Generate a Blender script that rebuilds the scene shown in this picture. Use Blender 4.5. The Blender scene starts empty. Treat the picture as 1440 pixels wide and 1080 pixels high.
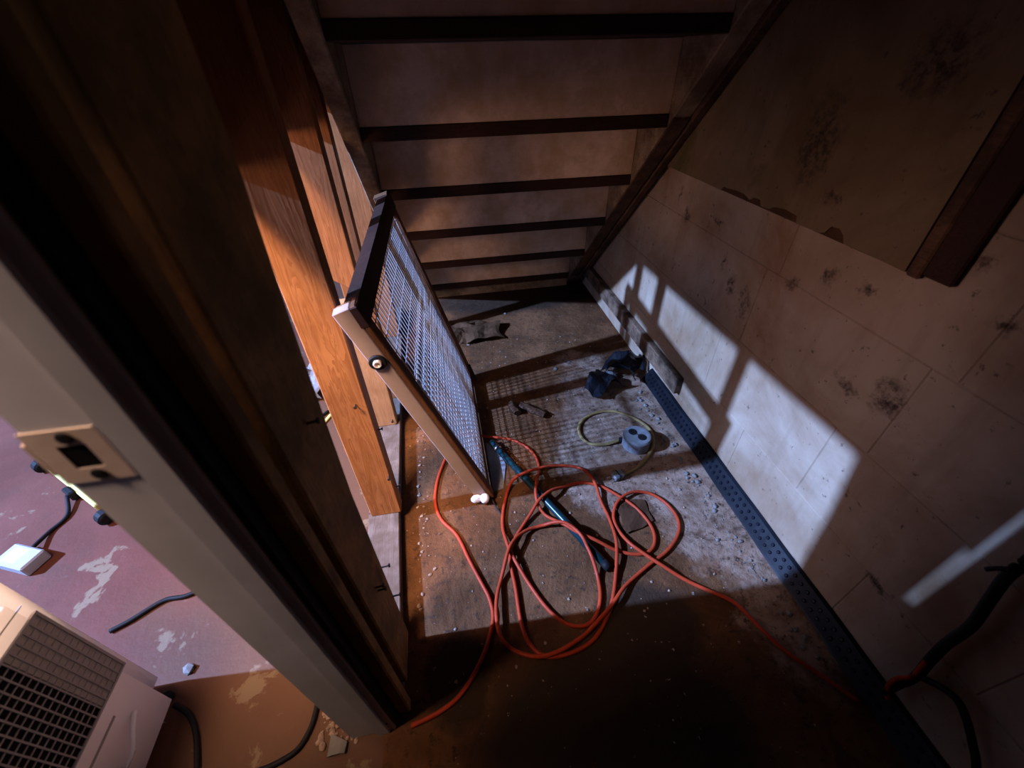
import bpy, bmesh, math, random
from mathutils import Vector, Matrix, noise as mnoise

# ------------------------------------------------------------------ camera, world, light, exposure
scene = bpy.context.scene
COL = scene.collection
cam_data = bpy.data.cameras.new('camera')
cam_data.sensor_width = 36.0
cam_data.lens = 579.04 / 1440.0 * 36.0
cam_data.clip_start = 0.01
cam = bpy.data.objects.new('camera', cam_data)
COL.objects.link(cam)
RIGHT = Vector((0.98488, -0.17200, -0.02052))
DOWN = Vector((-0.12338, -0.61341, -0.78007))
FWD = Vector((0.12159, 0.77081, -0.62536))
rot = Matrix((RIGHT, -DOWN, -FWD)).transposed()
cam.matrix_world = Matrix.Translation((0, 0, 1.0)) @ rot.to_4x4()
cam_data.dof.use_dof = True
cam_data.dof.focus_distance = 1.25
cam_data.dof.aperture_fstop = 3.6
scene.camera = cam

world = bpy.data.worlds.new('world')
scene.world = world
world.use_nodes = True
world.node_tree.nodes['Background'].inputs[0].default_value = (0.5, 0.6, 0.8, 1)
world.node_tree.nodes['Background'].inputs[1].default_value = 0.02

# the cool ceiling bulb of the room beside the stairs, shining in between the studs
ld = bpy.data.lights.new('ceiling_bulb', 'POINT')
ld.energy = 2900
ld.color = (0.26, 0.45, 1.0)
ld.shadow_soft_size = 0.045
lamp = bpy.data.objects.new('ceiling_bulb', ld)
lamp.location = (-3.4, 0.56, 2.4)
COL.objects.link(lamp)

# the warm ceiling fixture of the same room, outside the doorway
la = bpy.data.lights.new('ceiling_fixture', 'AREA')
la.shape = 'SQUARE'; la.size = 0.35
la.energy = 8
la.color = (1.0, 0.68, 0.48)
lamp2 = bpy.data.objects.new('ceiling_fixture', la)
lamp2.location = (-0.80, 0.0, 1.97)
lamp2.rotation_euler = Vector((0.62, 0.78, -1.6)).to_track_quat('-Z', 'Y').to_euler()
la.spread = math.radians(52)
COL.objects.link(lamp2)

# warm fill light added low in the room to lift the lower risers, unseen
lc = bpy.data.lights.new('warm_fill', 'POINT')
lc.energy = 16
lc.color = (1.0, 0.56, 0.34)
lc.shadow_soft_size = 0.13
lamp3 = bpy.data.objects.new('warm_fill', lc)
lamp3.location = (-1.02, 0.52, 0.90)
COL.objects.link(lamp3)

scene.view_settings.view_transform = 'Standard'
scene.view_settings.look = 'None'
scene.view_settings.gamma = 1.0
scene.view_settings.exposure = 0.35
scene.view_settings.use_curve_mapping = False


random.seed(7)
rnd = random.random
def uni(a, b): return a + (b - a) * rnd()

# ------------------------------------------------------------------ materials
def new_mat(name):
    m = bpy.data.materials.new(name)
    m.use_nodes = True
    nt = m.node_tree
    b = nt.nodes['Principled BSDF']
    return m, nt, b

def N(nt, t, **kw):
    n = nt.nodes.new(t)
    for k, v in kw.items():
        setattr(n, k, v)
    return n

def link(nt, a, b): nt.links.new(a, b)

def coords(nt, scale=(1, 1, 1), kind='Position', rot=(0, 0, 0), loc=(0, 0, 0)):
    mp = N(nt, 'ShaderNodeMapping')
    mp.inputs['Scale'].default_value = scale
    mp.inputs['Rotation'].default_value = rot
    mp.inputs['Location'].default_value = loc
    if kind == 'Position':
        g = N(nt, 'ShaderNodeNewGeometry')
        link(nt, g.outputs['Position'], mp.inputs['Vector'])
    else:
        g = N(nt, 'ShaderNodeTexCoord')
        link(nt, g.outputs['Object'], mp.inputs['Vector'])
    return mp.outputs['Vector']

def noise_tex(nt, vec, scale=5, detail=6, rough=0.6, dist=0.0):
    n = N(nt, 'ShaderNodeTexNoise')
    n.inputs['Scale'].default_value = scale
    n.inputs['Detail'].default_value = detail
    n.inputs['Roughness'].default_value = rough
    n.inputs['Distortion'].default_value = dist
    link(nt, vec, n.inputs['Vector'])
    return n.outputs['Fac']

def ramp(nt, fac, stops):
    r = N(nt, 'ShaderNodeValToRGB')
    el = r.color_ramp.elements
    while len(el) < len(stops):
        el.new(0.5)
    for e, (p, c) in zip(el, stops):
        e.position = p
        e.color = c if len(c) == 4 else (*c, 1)
    link(nt, fac, r.inputs['Fac'])
    return r.outputs['Color']

def mix(nt, fac, a, b, mode='MIX'):
    m = N(nt, 'ShaderNodeMix', data_type='RGBA', blend_type=mode)
    for i, v in ((0, fac), (6, a), (7, b)):
        if hasattr(v, 'links'):
            link(nt, v, m.inputs[i])
        elif i == 0:
            m.inputs[0].default_value = v
        else:
            m.inputs[i].default_value = (*v, 1) if len(v) == 3 else v
    return m.outputs[2]

def mathn(nt, op, a, b=0.0, clamp=False):
    m = N(nt, 'ShaderNodeMath', operation=op)
    m.use_clamp = clamp
    for i, v in ((0, a), (1, b)):
        if hasattr(v, 'links'):
            link(nt, v, m.inputs[i])
        else:
            m.inputs[i].default_value = v
    return m.outputs[0]

def bump(nt, b, height, strength=0.3, dist=0.01):
    n = N(nt, 'ShaderNodeBump')
    n.inputs['Strength'].default_value = strength
    n.inputs['Distance'].default_value = dist
    link(nt, height, n.inputs['Height'])
    link(nt, n.outputs['Normal'], b.inputs['Normal'])

BW = lambda v: (v, v, v)

def wood(name, c1, c2, axis='Z', rough=0.6, stain=None, scale=1.0, knots=True):
    m, nt, b = new_mat(name)
    s = {'X': (1.2, 14, 14), 'Y': (14, 1.2, 14), 'Z': (14, 14, 1.2)}[axis]
    v = coords(nt, tuple(q * scale for q in s))
    n1 = noise_tex(nt, v, 2.2, 4, 0.55, 1.6)
    w = mathn(nt, 'FRACT', mathn(nt, 'MULTIPLY', n1, 9.0))
    col = mix(nt, ramp(nt, w, [(0.0, BW(0.0)), (0.7, BW(0.6)), (1.0, BW(1.0))]), c1, c2)
    n2 = noise_tex(nt, coords(nt, (3, 3, 3)), 2.0, 5, 0.6)
    col = mix(nt, ramp(nt, n2, [(0.35, BW(0.0)), (0.7, BW(0.55))]), col, tuple(q * 0.45 for q in c2))
    if knots:
        vo = N(nt, 'ShaderNodeTexVoronoi')
        ks = {'X': (3, 9, 9), 'Y': (9, 3, 9), 'Z': (9, 9, 3)}[axis]
        link(nt, coords(nt, ks), vo.inputs['Vector'])
        vo.inputs['Scale'].default_value = 1.0
        col = mix(nt, ramp(nt, vo.outputs['Distance'], [(0.05, BW(0.85)), (0.13, BW(0.0))]), col, tuple(q * 0.25 for q in c2))
    if stain:
        n3 = noise_tex(nt, coords(nt, (5, 5, 5)), 2.4, 8, 0.7)
        col = mix(nt, ramp(nt, n3, [(0.42, BW(0.0)), (0.62, BW(0.85))]), col, stain)
    link(nt, col, b.inputs['Base Color'])
    b.inputs['Roughness'].default_value = rough
    b.inputs['Specular IOR Level'].default_value = 0.08
    bump(nt, b, n1, 0.25, 0.004)
    return m

def plain(name, col, rough=0.5, metal=0.0, var=0.25, nscale=30, bmp=0.1, spec=None):
    m, nt, b = new_mat(name)
    n = noise_tex(nt, coords(nt), nscale, 5, 0.65)
    c = mix(nt, ramp(nt, n, [(0.3, BW(0.0)), (0.75, BW(1.0))]), col, tuple(q * (1 - var) for q in col))
    link(nt, c, b.inputs['Base Color'])
    b.inputs['Roughness'].default_value = rough
    b.inputs['Metallic'].default_value = metal
    b.inputs['Specular IOR Level'].default_value = 0.12 if spec is None else spec
    if bmp:
        bump(nt, b, n, bmp, 0.003)
    return m

def mask_spots(nt, pos, spots, axes=(1, 2), rag=0.035, nscale=38):
    """ragged elliptical stain and patch mask from (a, b, ra, rb) spots in two world axes"""
    n = N(nt, 'ShaderNodeTexNoise')
    n.inputs['Scale'].default_value = nscale
    n.inputs['Detail'].default_value = 6
    n.inputs['Roughness'].default_value = 0.7
    link(nt, pos, n.inputs['Vector'])
    sub = N(nt, 'ShaderNodeVectorMath', operation='SUBTRACT')
    link(nt, n.outputs['Color'], sub.inputs[0])
    sub.inputs[1].default_value = (0.5, 0.5, 0.5)
    sc = N(nt, 'ShaderNodeVectorMath', operation='SCALE')
    link(nt, sub.outputs[0], sc.inputs[0])
    sc.inputs['Scale'].default_value = rag * 2
    ad = N(nt, 'ShaderNodeVectorMath', operation='ADD')
    link(nt, pos, ad.inputs[0]); link(nt, sc.outputs[0], ad.inputs[1])
    sp = N(nt, 'ShaderNodeSeparateXYZ')
    link(nt, ad.outputs[0], sp.inputs[0])
    A, B = sp.outputs[axes[0]], sp.outputs[axes[1]]
    tot = None
    for (a, bq, ra, rb) in spots:
        da = mathn(nt, 'DIVIDE', mathn(nt, 'SUBTRACT', A, a), ra)
        db = mathn(nt, 'DIVIDE', mathn(nt, 'SUBTRACT', B, bq), rb)
        d = mathn(nt, 'ADD', mathn(nt, 'MULTIPLY', da, da), mathn(nt, 'MULTIPLY', db, db))
        tot = d if tot is None else mathn(nt, 'MINIMUM', tot, d)
    return mathn(nt, 'SUBTRACT', 1.0, mathn(nt, 'MULTIPLY', tot, 0.8), clamp=True)

def wall_paint(name, base, dirt, spots=None, olive=None):
    m, nt, b = new_mat(name)
    pos = coords(nt)
    big = noise_tex(nt, pos, 3.0, 6, 0.65, 0.4)
    col = mix(nt, ramp(nt, big, [(0.36, BW(0.0)), (0.66, BW(0.85))]), base, dirt)
    if olive:
        ol = noise_tex(nt, coords(nt, (1, 1, 0.6), loc=(3, 5, 1)), 4.5, 7, 0.65, 0.6)
        col = mix(nt, ramp(nt, ol, [(0.55, BW(0.0)), (0.68, BW(0.75))]), col, olive)
    streak = noise_tex(nt, coords(nt, (10, 10, 1.6)), 2.0, 6, 0.6)
    col = mix(nt, ramp(nt, streak, [(0.55, BW(0.0)), (0.8, BW(0.35))]), col, tuple(q * 0.6 for q in dirt))
    sp = noise_tex(nt, pos, 55, 4, 0.7)
    col = mix(nt, ramp(nt, sp, [(0.635, BW(0.0)), (0.70, BW(0.75))]), col, (0.05, 0.035, 0.03))
    if spots:
        mk = mask_spots(nt, pos, spots)
        grain = noise_tex(nt, pos, 70, 5, 0.7)
        mk = mathn(nt, 'MULTIPLY', mk, ramp(nt, grain, [(0.4, BW(0.15)), (0.6, BW(1.0))]))
        col = mix(nt, mk, col, (0.035, 0.022, 0.018))
    link(nt, col, b.inputs['Base Color'])
    b.inputs['Roughness'].default_value = 0.6
    b.inputs['Specular IOR Level'].default_value = 0.06
    fine = noise_tex(nt, pos, 90, 5, 0.7)
    bump(nt, b, mathn(nt, 'ADD', mathn(nt, 'MULTIPLY', fine, 0.5), big), 0.3, 0.004)
    return m

# ------------------------------------------------------------------ mesh helpers
def obj(name, bm, mat, parent=None, smooth=False):
    me = bpy.data.meshes.new(name)
    off = parent_loc(parent)
    if off.length > 0:
        bmesh.ops.translate(bm, verts=bm.verts, vec=-off)
    bmesh.ops.recalc_face_normals(bm, faces=bm.faces)
    bm.to_mesh(me); bm.free()
    if smooth:
        me.polygons.foreach_set('use_smooth', [True] * len(me.polygons))
    me.materials.append(mat)
    o = bpy.data.objects.new(name, me)
    COL.objects.link(o)
    if parent:
        o.parent = parent
    return o

def parent_loc(p):
    v = Vector((0, 0, 0))
    while p:
        v += p.location
        p = p.parent
    return v

def thing(name, label, cat, loc=(0, 0, 0), group=None, kind=None):
    o = bpy.data.objects.new(name, None)
    o.empty_display_size = 0.05
    o.location = loc
    COL.objects.link(o)
    tag(o, label, cat, group, kind)
    return o

def tag(o, label=None, cat=None, group=None, kind=None):
    if label: o['label'] = label
    if cat: o['category'] = cat
    if group: o['group'] = group
    if kind: o['kind'] = kind
    return o

def box(x0, x1, y0, y1, z0, z1, bev=0.0, bm=None, seg=1):
    t = bmesh.new()
    r = bmesh.ops.create_cube(t, size=1)
    for v in t.verts:
        v.co = Vector((x0 + (v.co.x + .5) * (x1 - x0), y0 + (v.co.y + .5) * (y1 - y0), z0 + (v.co.z + .5) * (z1 - z0)))
    if bev:
        bmesh.ops.bevel(t, geom=list(t.edges), offset=bev, segments=seg, affect='EDGES')
    if bm is None:
        return t
    merge(bm, t)
    return bm

def merge(bm, t, M=None):
    me = bpy.data.meshes.new('tmp')
    if M is not None:
        bmesh.ops.transform(t, matrix=M, verts=t.verts)
    t.to_mesh(me); t.free()
    bm.from_mesh(me)
    bpy.data.meshes.remove(me)

def obox(o, ax, ay, az, a0, a1, b0, b1, c0, c1, bev=0.0):
    """box in a frame: origin o, unit axes ax ay az"""
    t = box(a0, a1, b0, b1, c0, c1, bev)
    M = Matrix((ax, ay, az)).transposed().to_4x4()
    M.translation = o
    bmesh.ops.transform(t, matrix=M, verts=t.verts)
    return t

def spline(pts, n=8):
    P = [Vector(p) for p in pts]
    P = [P[0] * 2 - P[1]] + P + [P[-1] * 2 - P[-2]]
    out = []
    for i in range(1, len(P) - 2):
        a, b_, c, d = P[i - 1:i + 3]
        for k in range(n):
            t = k / n
            out.append(0.5 * ((2 * b_) + (c - a) * t + (2 * a - 5 * b_ + 4 * c - d) * t * t + (3 * b_ - a - 3 * c + d) * t ** 3))
    out.append(P[-2])
    return out

def tube(pts, r, sides=8, bm=None, flat=1.0, caps=True):
    bm = bm or bmesh.new()
    rings = []
    up = Vector((0, 0, 1))
    for i, p in enumerate(pts):
        d = (pts[min(i + 1, len(pts) - 1)] - pts[max(i - 1, 0)])
        if d.length < 1e-9: d = Vector((0, 1, 0))
        d.normalize()
        s = d.cross(up)
        if s.length < 1e-3: s = d.cross(Vector((0, 1, 0)))
        s.normalize()
        u = s.cross(d)
        rr = r(i / (len(pts) - 1)) if callable(r) else r
        rings.append([bm.verts.new(p + s * rr * math.cos(2 * math.pi * k / sides) + u * rr * flat * math.sin(2 * math.pi * k / sides)) for k in range(sides)])
    for a, b_ in zip(rings, rings[1:]):
        for k in range(sides):
            bm.faces.new((a[k], a[(k + 1) % sides], b_[(k + 1) % sides], b_[k]))
    if caps:
        bm.faces.new(rings[0][::-1]); bm.faces.new(rings[-1])
    return bm

def lathe(profile, center, axis=(0, 0, 1), sides=24, bm=None):
    """profile: (radius, height) pairs"""
    bm = bm or bmesh.new()
    ax = Vector(axis).normalized()
    q = Vector((0, 0, 1)).rotation_difference(ax)
    rings = []
    for r, h in profile:
        rings.append([bm.verts.new(Vector(center) + q @ Vector((r * math.cos(2 * math.pi * k / sides), r * math.sin(2 * math.pi * k / sides), h))) for k in range(sides)])
    for a, b_ in zip(rings, rings[1:]):
        for k in range(sides):
            bm.faces.new((a[k], a[(k + 1) % sides], b_[(k + 1) % sides], b_[k]))
    bm.faces.new(rings[0][::-1]); bm.faces.new(rings[-1])
    return bm

def prism(poly, a0, a1, axis='Z', bev=0.0):
    """extrude a polygon: axis X -> poly is (y,z); axis Z -> poly is (x,y)"""
    bm = bmesh.new()
    def P(p, a):
        return (a, p[0], p[1]) if axis == 'X' else ((p[0], a, p[1]) if axis == 'Y' else (p[0], p[1], a))
    lo = [bm.verts.new(P(p, a0)) for p in poly]
    hi = [bm.verts.new(P(p, a1)) for p in poly]
    bm.faces.new(lo[::-1]); bm.faces.new(hi)
    n = len(poly)
    for i in range(n):
        bm.faces.new((lo[i], lo[(i + 1) % n], hi[(i + 1) % n], hi[i]))
    if bev:
        bmesh.ops.bevel(bm, geom=list(bm.edges), offset=bev, segments=1, affect='EDGES')
    return bm

def crumple(poly_fn, nu, nv, amp, freq, thick, seed, floor_z=0.001):
    """crumpled sheet: poly_fn(u,v) -> Vector base point; noise lifts it, never below floor_z"""
    bm = bmesh.new()
    top, bot = [], []
    for i in range(nu + 1):
        ra, rb = [], []
        for j in range(nv + 1):
            p = poly_fn(i / nu, j / nv).copy()
            q = p * freq + Vector((seed, seed * 1.7, seed * 0.3))
            d = mnoise.noise_vector(q)
            p += Vector((d.x * amp * 0.6, d.y * amp * 0.6, abs(d.z) * amp))
            p.z = max(p.z, floor_z)
            rb.append(bm.verts.new(p)); ra.append(bm.verts.new(p + Vector((0, 0, thick))))
        top.append(ra); bot.append(rb)
    for i in range(nu):
        for j in range(nv):
            bm.faces.new((top[i][j], top[i + 1][j], top[i + 1][j + 1], top[i][j + 1]))
            bm.faces.new((bot[i][j], bot[i][j + 1], bot[i + 1][j + 1], bot[i + 1][j]))
    edge = [(i, 0) for i in range(nu)] + [(nu, j) for j in range(nv)] + [(i, nv) for i in range(nu, 0, -1)] + [(0, j) for j in range(nv, 0, -1)]
    for (a, b_), (c, d) in zip(edge, edge[1:] + edge[:1]):
        bm.faces.new((bot[a][b_], bot[c][d], top[c][d], top[a][b_]))
    return bm

def chunk(c, r, bm=None, squash=0.6, seed=0):
    t = bmesh.new()
    bmesh.ops.create_icosphere(t, subdivisions=1, radius=1)
    for v in t.verts:
        k = 1 + 0.45 * mnoise.noise(v.co * 1.7 + Vector((seed * 3.1, seed, 0)))
        v.co = Vector((v.co.x * r * k, v.co.y * r * k * 0.8, max(v.co.z * r * k * squash, -r * squash * 0.35)))
    lo = min(v.co.z for v in t.verts)
    M = Matrix.Translation(Vector(c) - Vector((0, 0, lo))) @ Matrix.Rotation(seed * 1.3, 4, 'Z')
    if bm is None:
        bmesh.ops.transform(t, matrix=M, verts=t.verts)
        return t
    merge(bm, t, M)
    return bm
# measured floor and wall positions (metres)
ORANGE = [(-0.1741, 0.2382), (-0.1159, 0.2514), (-0.0716, 0.2755), (-0.0258, 0.3292), (-0.0002, 0.3805), (0.0075, 0.4115), (0.0017, 0.4519), (-0.0042, 0.467), (-0.0334, 0.5437), (-0.0608, 0.6221), (-0.0989, 0.6758), (-0.1149, 0.736), (-0.1063, 0.8123), (-0.0839, 0.8809), (-0.0526, 0.9625), (-0.0054, 0.9931), (0.0572, 0.9682), (0.1402, 0.9369), (0.1937, 0.8778), (0.2058, 0.8118), (0.1878, 0.7561), (0.1711, 0.7042), (0.1724, 0.6597), (0.2038, 0.612), (0.2587, 0.5526), (0.3358, 0.5044), (0.3857, 0.4844), (0.422, 0.4871), (0.4475, 0.5142), (0.4543, 0.5581), (0.4362, 0.6169), (0.3987, 0.6685), (0.3599, 0.7071), (0.3064, 0.7269), (0.2432, 0.7136), (0.1841, 0.683), (0.137, 0.6382), (0.0913, 0.5871), (0.0676, 0.5366), (0.068, 0.4589), (0.0669, 0.3715), (0.0816, 0.3252), (0.1098, 0.3035), (0.1616, 0.3023), (0.2149, 0.318), (0.258, 0.355), (0.2895, 0.3976), (0.3228, 0.4661), (0.3467, 0.533), (0.3528, 0.5975), (0.3484, 0.6555), (0.3499, 0.717), (0.3334, 0.7699), (0.2926, 0.7951), (0.2249, 0.7994), (0.1665, 0.7808), (0.1087, 0.7551), (0.0802, 0.699), (0.0634, 0.6316), (0.0658, 0.5731), (0.0752, 0.5293), (0.1007, 0.4634), (0.1289, 0.4024), (0.1595, 0.3637), (0.195, 0.3481), (0.2277, 0.3559), (0.2563, 0.3937), (0.2682, 0.4431), (0.265, 0.4998), (0.2523, 0.5507), (0.2217, 0.5886), (0.1661, 0.6056), (0.1163, 0.5953), (0.0748, 0.5591), (0.0501, 0.511), (0.0256, 0.4563), (0.0146, 0.4089), (0.016, 0.3586), (0.0396, 0.3286), (0.0778, 0.3073), (0.1243, 0.305), (0.1767, 0.3206), (0.2234, 0.3429), (0.2759, 0.3754), (0.3291, 0.4159), (0.4001, 0.4517), (0.4657, 0.4802), (0.516, 0.5203), (0.535, 0.5632), (0.5255, 0.6145), (0.4918, 0.6546), (0.4414, 0.6604), (0.394, 0.6395), (0.3668, 0.6018), (0.3639, 0.5619), (0.3753, 0.5152), (0.393, 0.4877), (0.4263, 0.4468), (0.4758, 0.3994), (0.5179, 0.3656), (0.558, 0.3329), (0.5834, 0.2679), (0.6058, 0.2213), (0.6363, 0.1839), (0.6640, 0.1480), (0.6860, 0.1200)]
TAN = [(0.4893, 0.8604), (0.4343, 0.8591), (0.3802, 0.8776), (0.3716, 0.9374), (0.402, 0.9844), (0.4622, 1.0095), (0.5251, 1.0018), (0.578, 0.9542), (0.6057, 0.9001), (0.5956, 0.8437), (0.5673, 0.8021), (0.5745, 0.805), (0.5087, 0.7544), (0.4593, 0.7364), (0.4361, 0.73)]
PLUG = (0.4109, 0.7192)
BOX = (0.5319, 0.8407)
PIPE = [(0.0748, 0.933), (0.298, 0.467)]
PALE = [(0.0558, 0.9414), (0.0853, 0.9164), (0.1057, 0.8397), (0.0849, 0.7505), (0.0547, 0.7459)]
STICKS = [(0.1661, 1.1072), (0.182, 1.0511), (0.2032, 1.0949), (0.2751, 1.0234)]
WHITEBITS = [(0.4234, 1.3425), (0.4505, 1.3305), (0.3841, 1.2936), (0.2555, 1.7853), (0.0534, 1.5424), (0.1303, 1.3767), (0.2893, 1.247), (0.2174, 1.0061)]
LFLOOR = {'rod': [(-1.3585, 1.1338), (-0.976, 0.8328)], 'rodcord': [(-1.1532, 0.976), (-1.1449, 0.8877), (-1.1593, 0.8383), (-1.158, 0.7874)], 'adapter': [(-1.206, 0.7509), (-1.1934, 0.7981), (-1.1235, 0.7748), (-1.1137, 0.7434), (-1.1507, 0.7089)], 'cord2': [(-0.8462, 0.528), (-0.8113, 0.5458), (-0.7586, 0.5794), (-0.7098, 0.582), (-0.6559, 0.5996), (-0.5644, 0.6224)], 'cord3': [(-0.3568, 0.3414), (-0.3591, 0.2944), (-0.3645, 0.2677), (-0.3797, 0.2422), (-0.4077, 0.2292), (-0.4483, 0.2219), (-0.5198, 0.2224)], 'chip': [(-0.3082, 0.2315), (-0.6408, 0.4117), (-0.3067, 0.285)], 'accord': [(-0.6298, 0.3522), (-0.6037, 0.3326), (-0.5797, 0.3008), (-0.564, 0.267), (-0.5531, 0.2358), (-0.5515, 0.2079)], 'foil': [(-0.5689, 1.3572)], 'ocord': [(-0.5799, 1.2947), (-0.5451, 1.2468), (-0.5223, 1.1653), (-0.5168, 1.0862), (-0.5215, 0.9966)], 'bcord': [(-0.485, 1.2034), (-0.5198, 1.1648), (-0.5596, 1.1257), (-0.5889, 1.1002)], 'stick': [(-0.4722, 1.1855), (-0.4976, 1.1349), (-0.536, 1.0899)]}
CABLE = [(0.1578, 0.4592), (0.1581, 0.4441), (0.1555, 0.4159), (0.1457, 0.371), (0.1344, 0.3169), (0.1318, 0.2567), (0.125, 0.2013), (0.1174, 0.1528), (0.1199, 0.0972), (0.1187, 0.0705)]
CABLE2 = [(0.1125, 0.1698), (0.0907, 0.1933), (0.0715, 0.2008), (0.0498, 0.1879), (0.0278, 0.1665), (0.0126, 0.1508), (-0.0018, 0.1312)]
TWIG = [(0.1581, 0.4441), (0.1664, 0.4324), (0.1731, 0.417)]
WORANGE = [(0.1242, 0.2069), (0.1176, 0.1605), (0.1244, 0.1258), (0.122, 0.0929), (0.1083, 0.0691)]

# ------------------------------------------------------------------ materials in use
SP = [(0.90, 0.515, .02, .03), (0.85, 0.513, .012, .02), (0.83, 0.483, .022, .04), (0.952, 0.55, .008, .02),
      (1.18, 0.61, .02, .025), (1.19, 0.442, .006, .02), (0.503, 0.488, .025, .018), (0.427, 0.515, .03, .045),
      (0.715, 0.598, .02, .02), (0.64, 0.645, .018, .02), (0.433, 0.759, .015, .015), (0.367, 0.70, .02, .015),
      (0.985, 0.42, .01, .012), (0.2475, 0.195, .03, .012), (0.56, 0.66, .02, .012), (1.02, 0.64, .03, .006), (1.24, 0.65, .006, .03)]
M_BLOCK = wall_paint('painted_block', (0.37, 0.285, 0.205), (0.185, 0.10, 0.05), SP)
M_PANEL = wall_paint('painted_board', (0.20, 0.138, 0.08), (0.085, 0.054, 0.02),
                     [(0.78, 0.86, .05, .09), (0.70, 0.78, .02, .015), (0.62, 0.98, .06, .05)], olive=(0.075, 0.062, 0.015))
M_MORTAR = plain('mortar', (0.30, 0.26, 0.22), 0.9, var=0.4)
M_STUD = wood('fir_stud', (0.374, 0.158, 0.061), (0.245, 0.090, 0.032), 'Z')
M_PINE = wood('pine_stud', (0.434, 0.252, 0.133), (0.350, 0.175, 0.077), 'Z')
M_OLD = wood('old_stud', (0.4374, 0.2430, 0.0891), (0.2916, 0.1539, 0.0567), 'Z', stain=(0.1458, 0.0891, 0.0324))
M_SILL = wood('weathered_sill', (0.1879, 0.1500, 0.1265), (0.1228, 0.0887, 0.0682), 'Y', stain=(0.0818, 0.0546, 0.0378))
M_RISER = wood('riser_board', (0.80, 0.58, 0.43), (0.76, 0.54, 0.39), 'X', stain=(0.55, 0.35, 0.20), knots=False)
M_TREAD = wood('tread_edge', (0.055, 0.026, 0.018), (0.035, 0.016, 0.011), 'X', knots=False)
M_STRING = wood('stringer_wood', (0.34, 0.25, 0.16), (0.25, 0.17, 0.10), 'Y', stain=(0.10, 0.06, 0.035), knots=False)
M_STRDARK = wood('dark_stringer', (0.16, 0.085, 0.045), (0.09, 0.045, 0.025), 'Y', stain=(0.035, 0.02, 0.014), knots=False)
M_GATE = wood('gate_wood', (0.20, 0.085, 0.04), (0.12, 0.05, 0.024), 'Z', knots=False)
M_GATESIDE = plain('gate_side', (0.36, 0.265, 0.235), 0.55, var=0.2, nscale=12)
M_WIRE = plain('galvanised_wire', (0.434, 0.399, 0.378), 0.4, metal=0.0, var=0.4, nscale=60, bmp=0)
M_JAMB = plain('jamb_paint', (0.64, 0.62, 0.66), 0.5, var=0.22, nscale=9, bmp=0.05)
M_STRIKE = plain('strike_metal', (0.7, 0.56, 0.48), 0.5, metal=0.0, var=0.2)
M_BLACK = plain('black', (0.012, 0.011, 0.011), 0.6, var=0.3)
M_HOLE = plain('hole', (0.004, 0.003, 0.003), 0.95, bmp=0)
M_PLASTIC = plain('black_plastic', (0.011, 0.012, 0.016), 0.38, var=0.5, nscale=25)
M_DIMPLE = plain('dimple_sheet', (0.0094, 0.0105, 0.0138), 0.42, var=0.8, nscale=10)
M_DIMPLE2 = plain('dimple_tops', (0.0042, 0.0049, 0.0098), 0.35, var=0.4)
M_ORANGE = plain('orange_cord', (0.4, 0.045, 0.016), 0.42, var=0.25, nscale=40)
M_TAN = plain('tan_cord', (0.30, 0.20, 0.08), 0.55, var=0.3)
M_GREYBOX = plain('grey_box', (0.184, 0.184, 0.187), 0.5, var=0.3, nscale=50)
M_TEAL = plain('teal_pipe', (0.006, 0.03, 0.036), 0.28, var=0.4, spec=0.35)
M_WHITE = plain('white_plastic', (0.88, 0.85, 0.86), 0.4, var=0.08, nscale=6, bmp=0.02)
M_WHITE2 = plain('white_bits', (0.1820, 0.1638, 0.1456), 0.6, var=0.3)
M_PALE = plain('pale_speckle', (0.247, 0.234, 0.240), 0.7, var=0.4, nscale=90)
M_BROWN = plain('dark_brown_scrap', (0.085, 0.038, 0.018), 0.7, var=0.6, nscale=18)
M_RUBBLE = plain('rubble', (0.36, 0.24, 0.17), 0.9, var=0.6, nscale=60)
M_METAL = plain('bright_metal', (0.6, 0.6, 0.62), 0.25, metal=1.0, bmp=0)
M_NAIL = plain('nail', (0.05, 0.035, 0.03), 0.6, metal=0.5, bmp=0)
M_YELLOW = plain('yellow_strip', (0.62, 0.52, 0.16), 0.5)
M_MESHBAR = plain('grille_bar', (0.30, 0.28, 0.29), 0.5, var=0.1)
M_FILTER = plain('filter_cloth', (0.36, 0.33, 0.32), 0.9, var=0.3, nscale=120)
M_PLASTER = plain('room_plaster', (0.112, 0.098, 0.091), 0.8, var=0.15, nscale=4)
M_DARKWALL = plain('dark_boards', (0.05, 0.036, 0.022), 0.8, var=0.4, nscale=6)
M_ADDED_LEAF = plain('added_leaf_paint', (0.120, 0.096, 0.078), 0.5, var=0.15, nscale=8)

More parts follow.
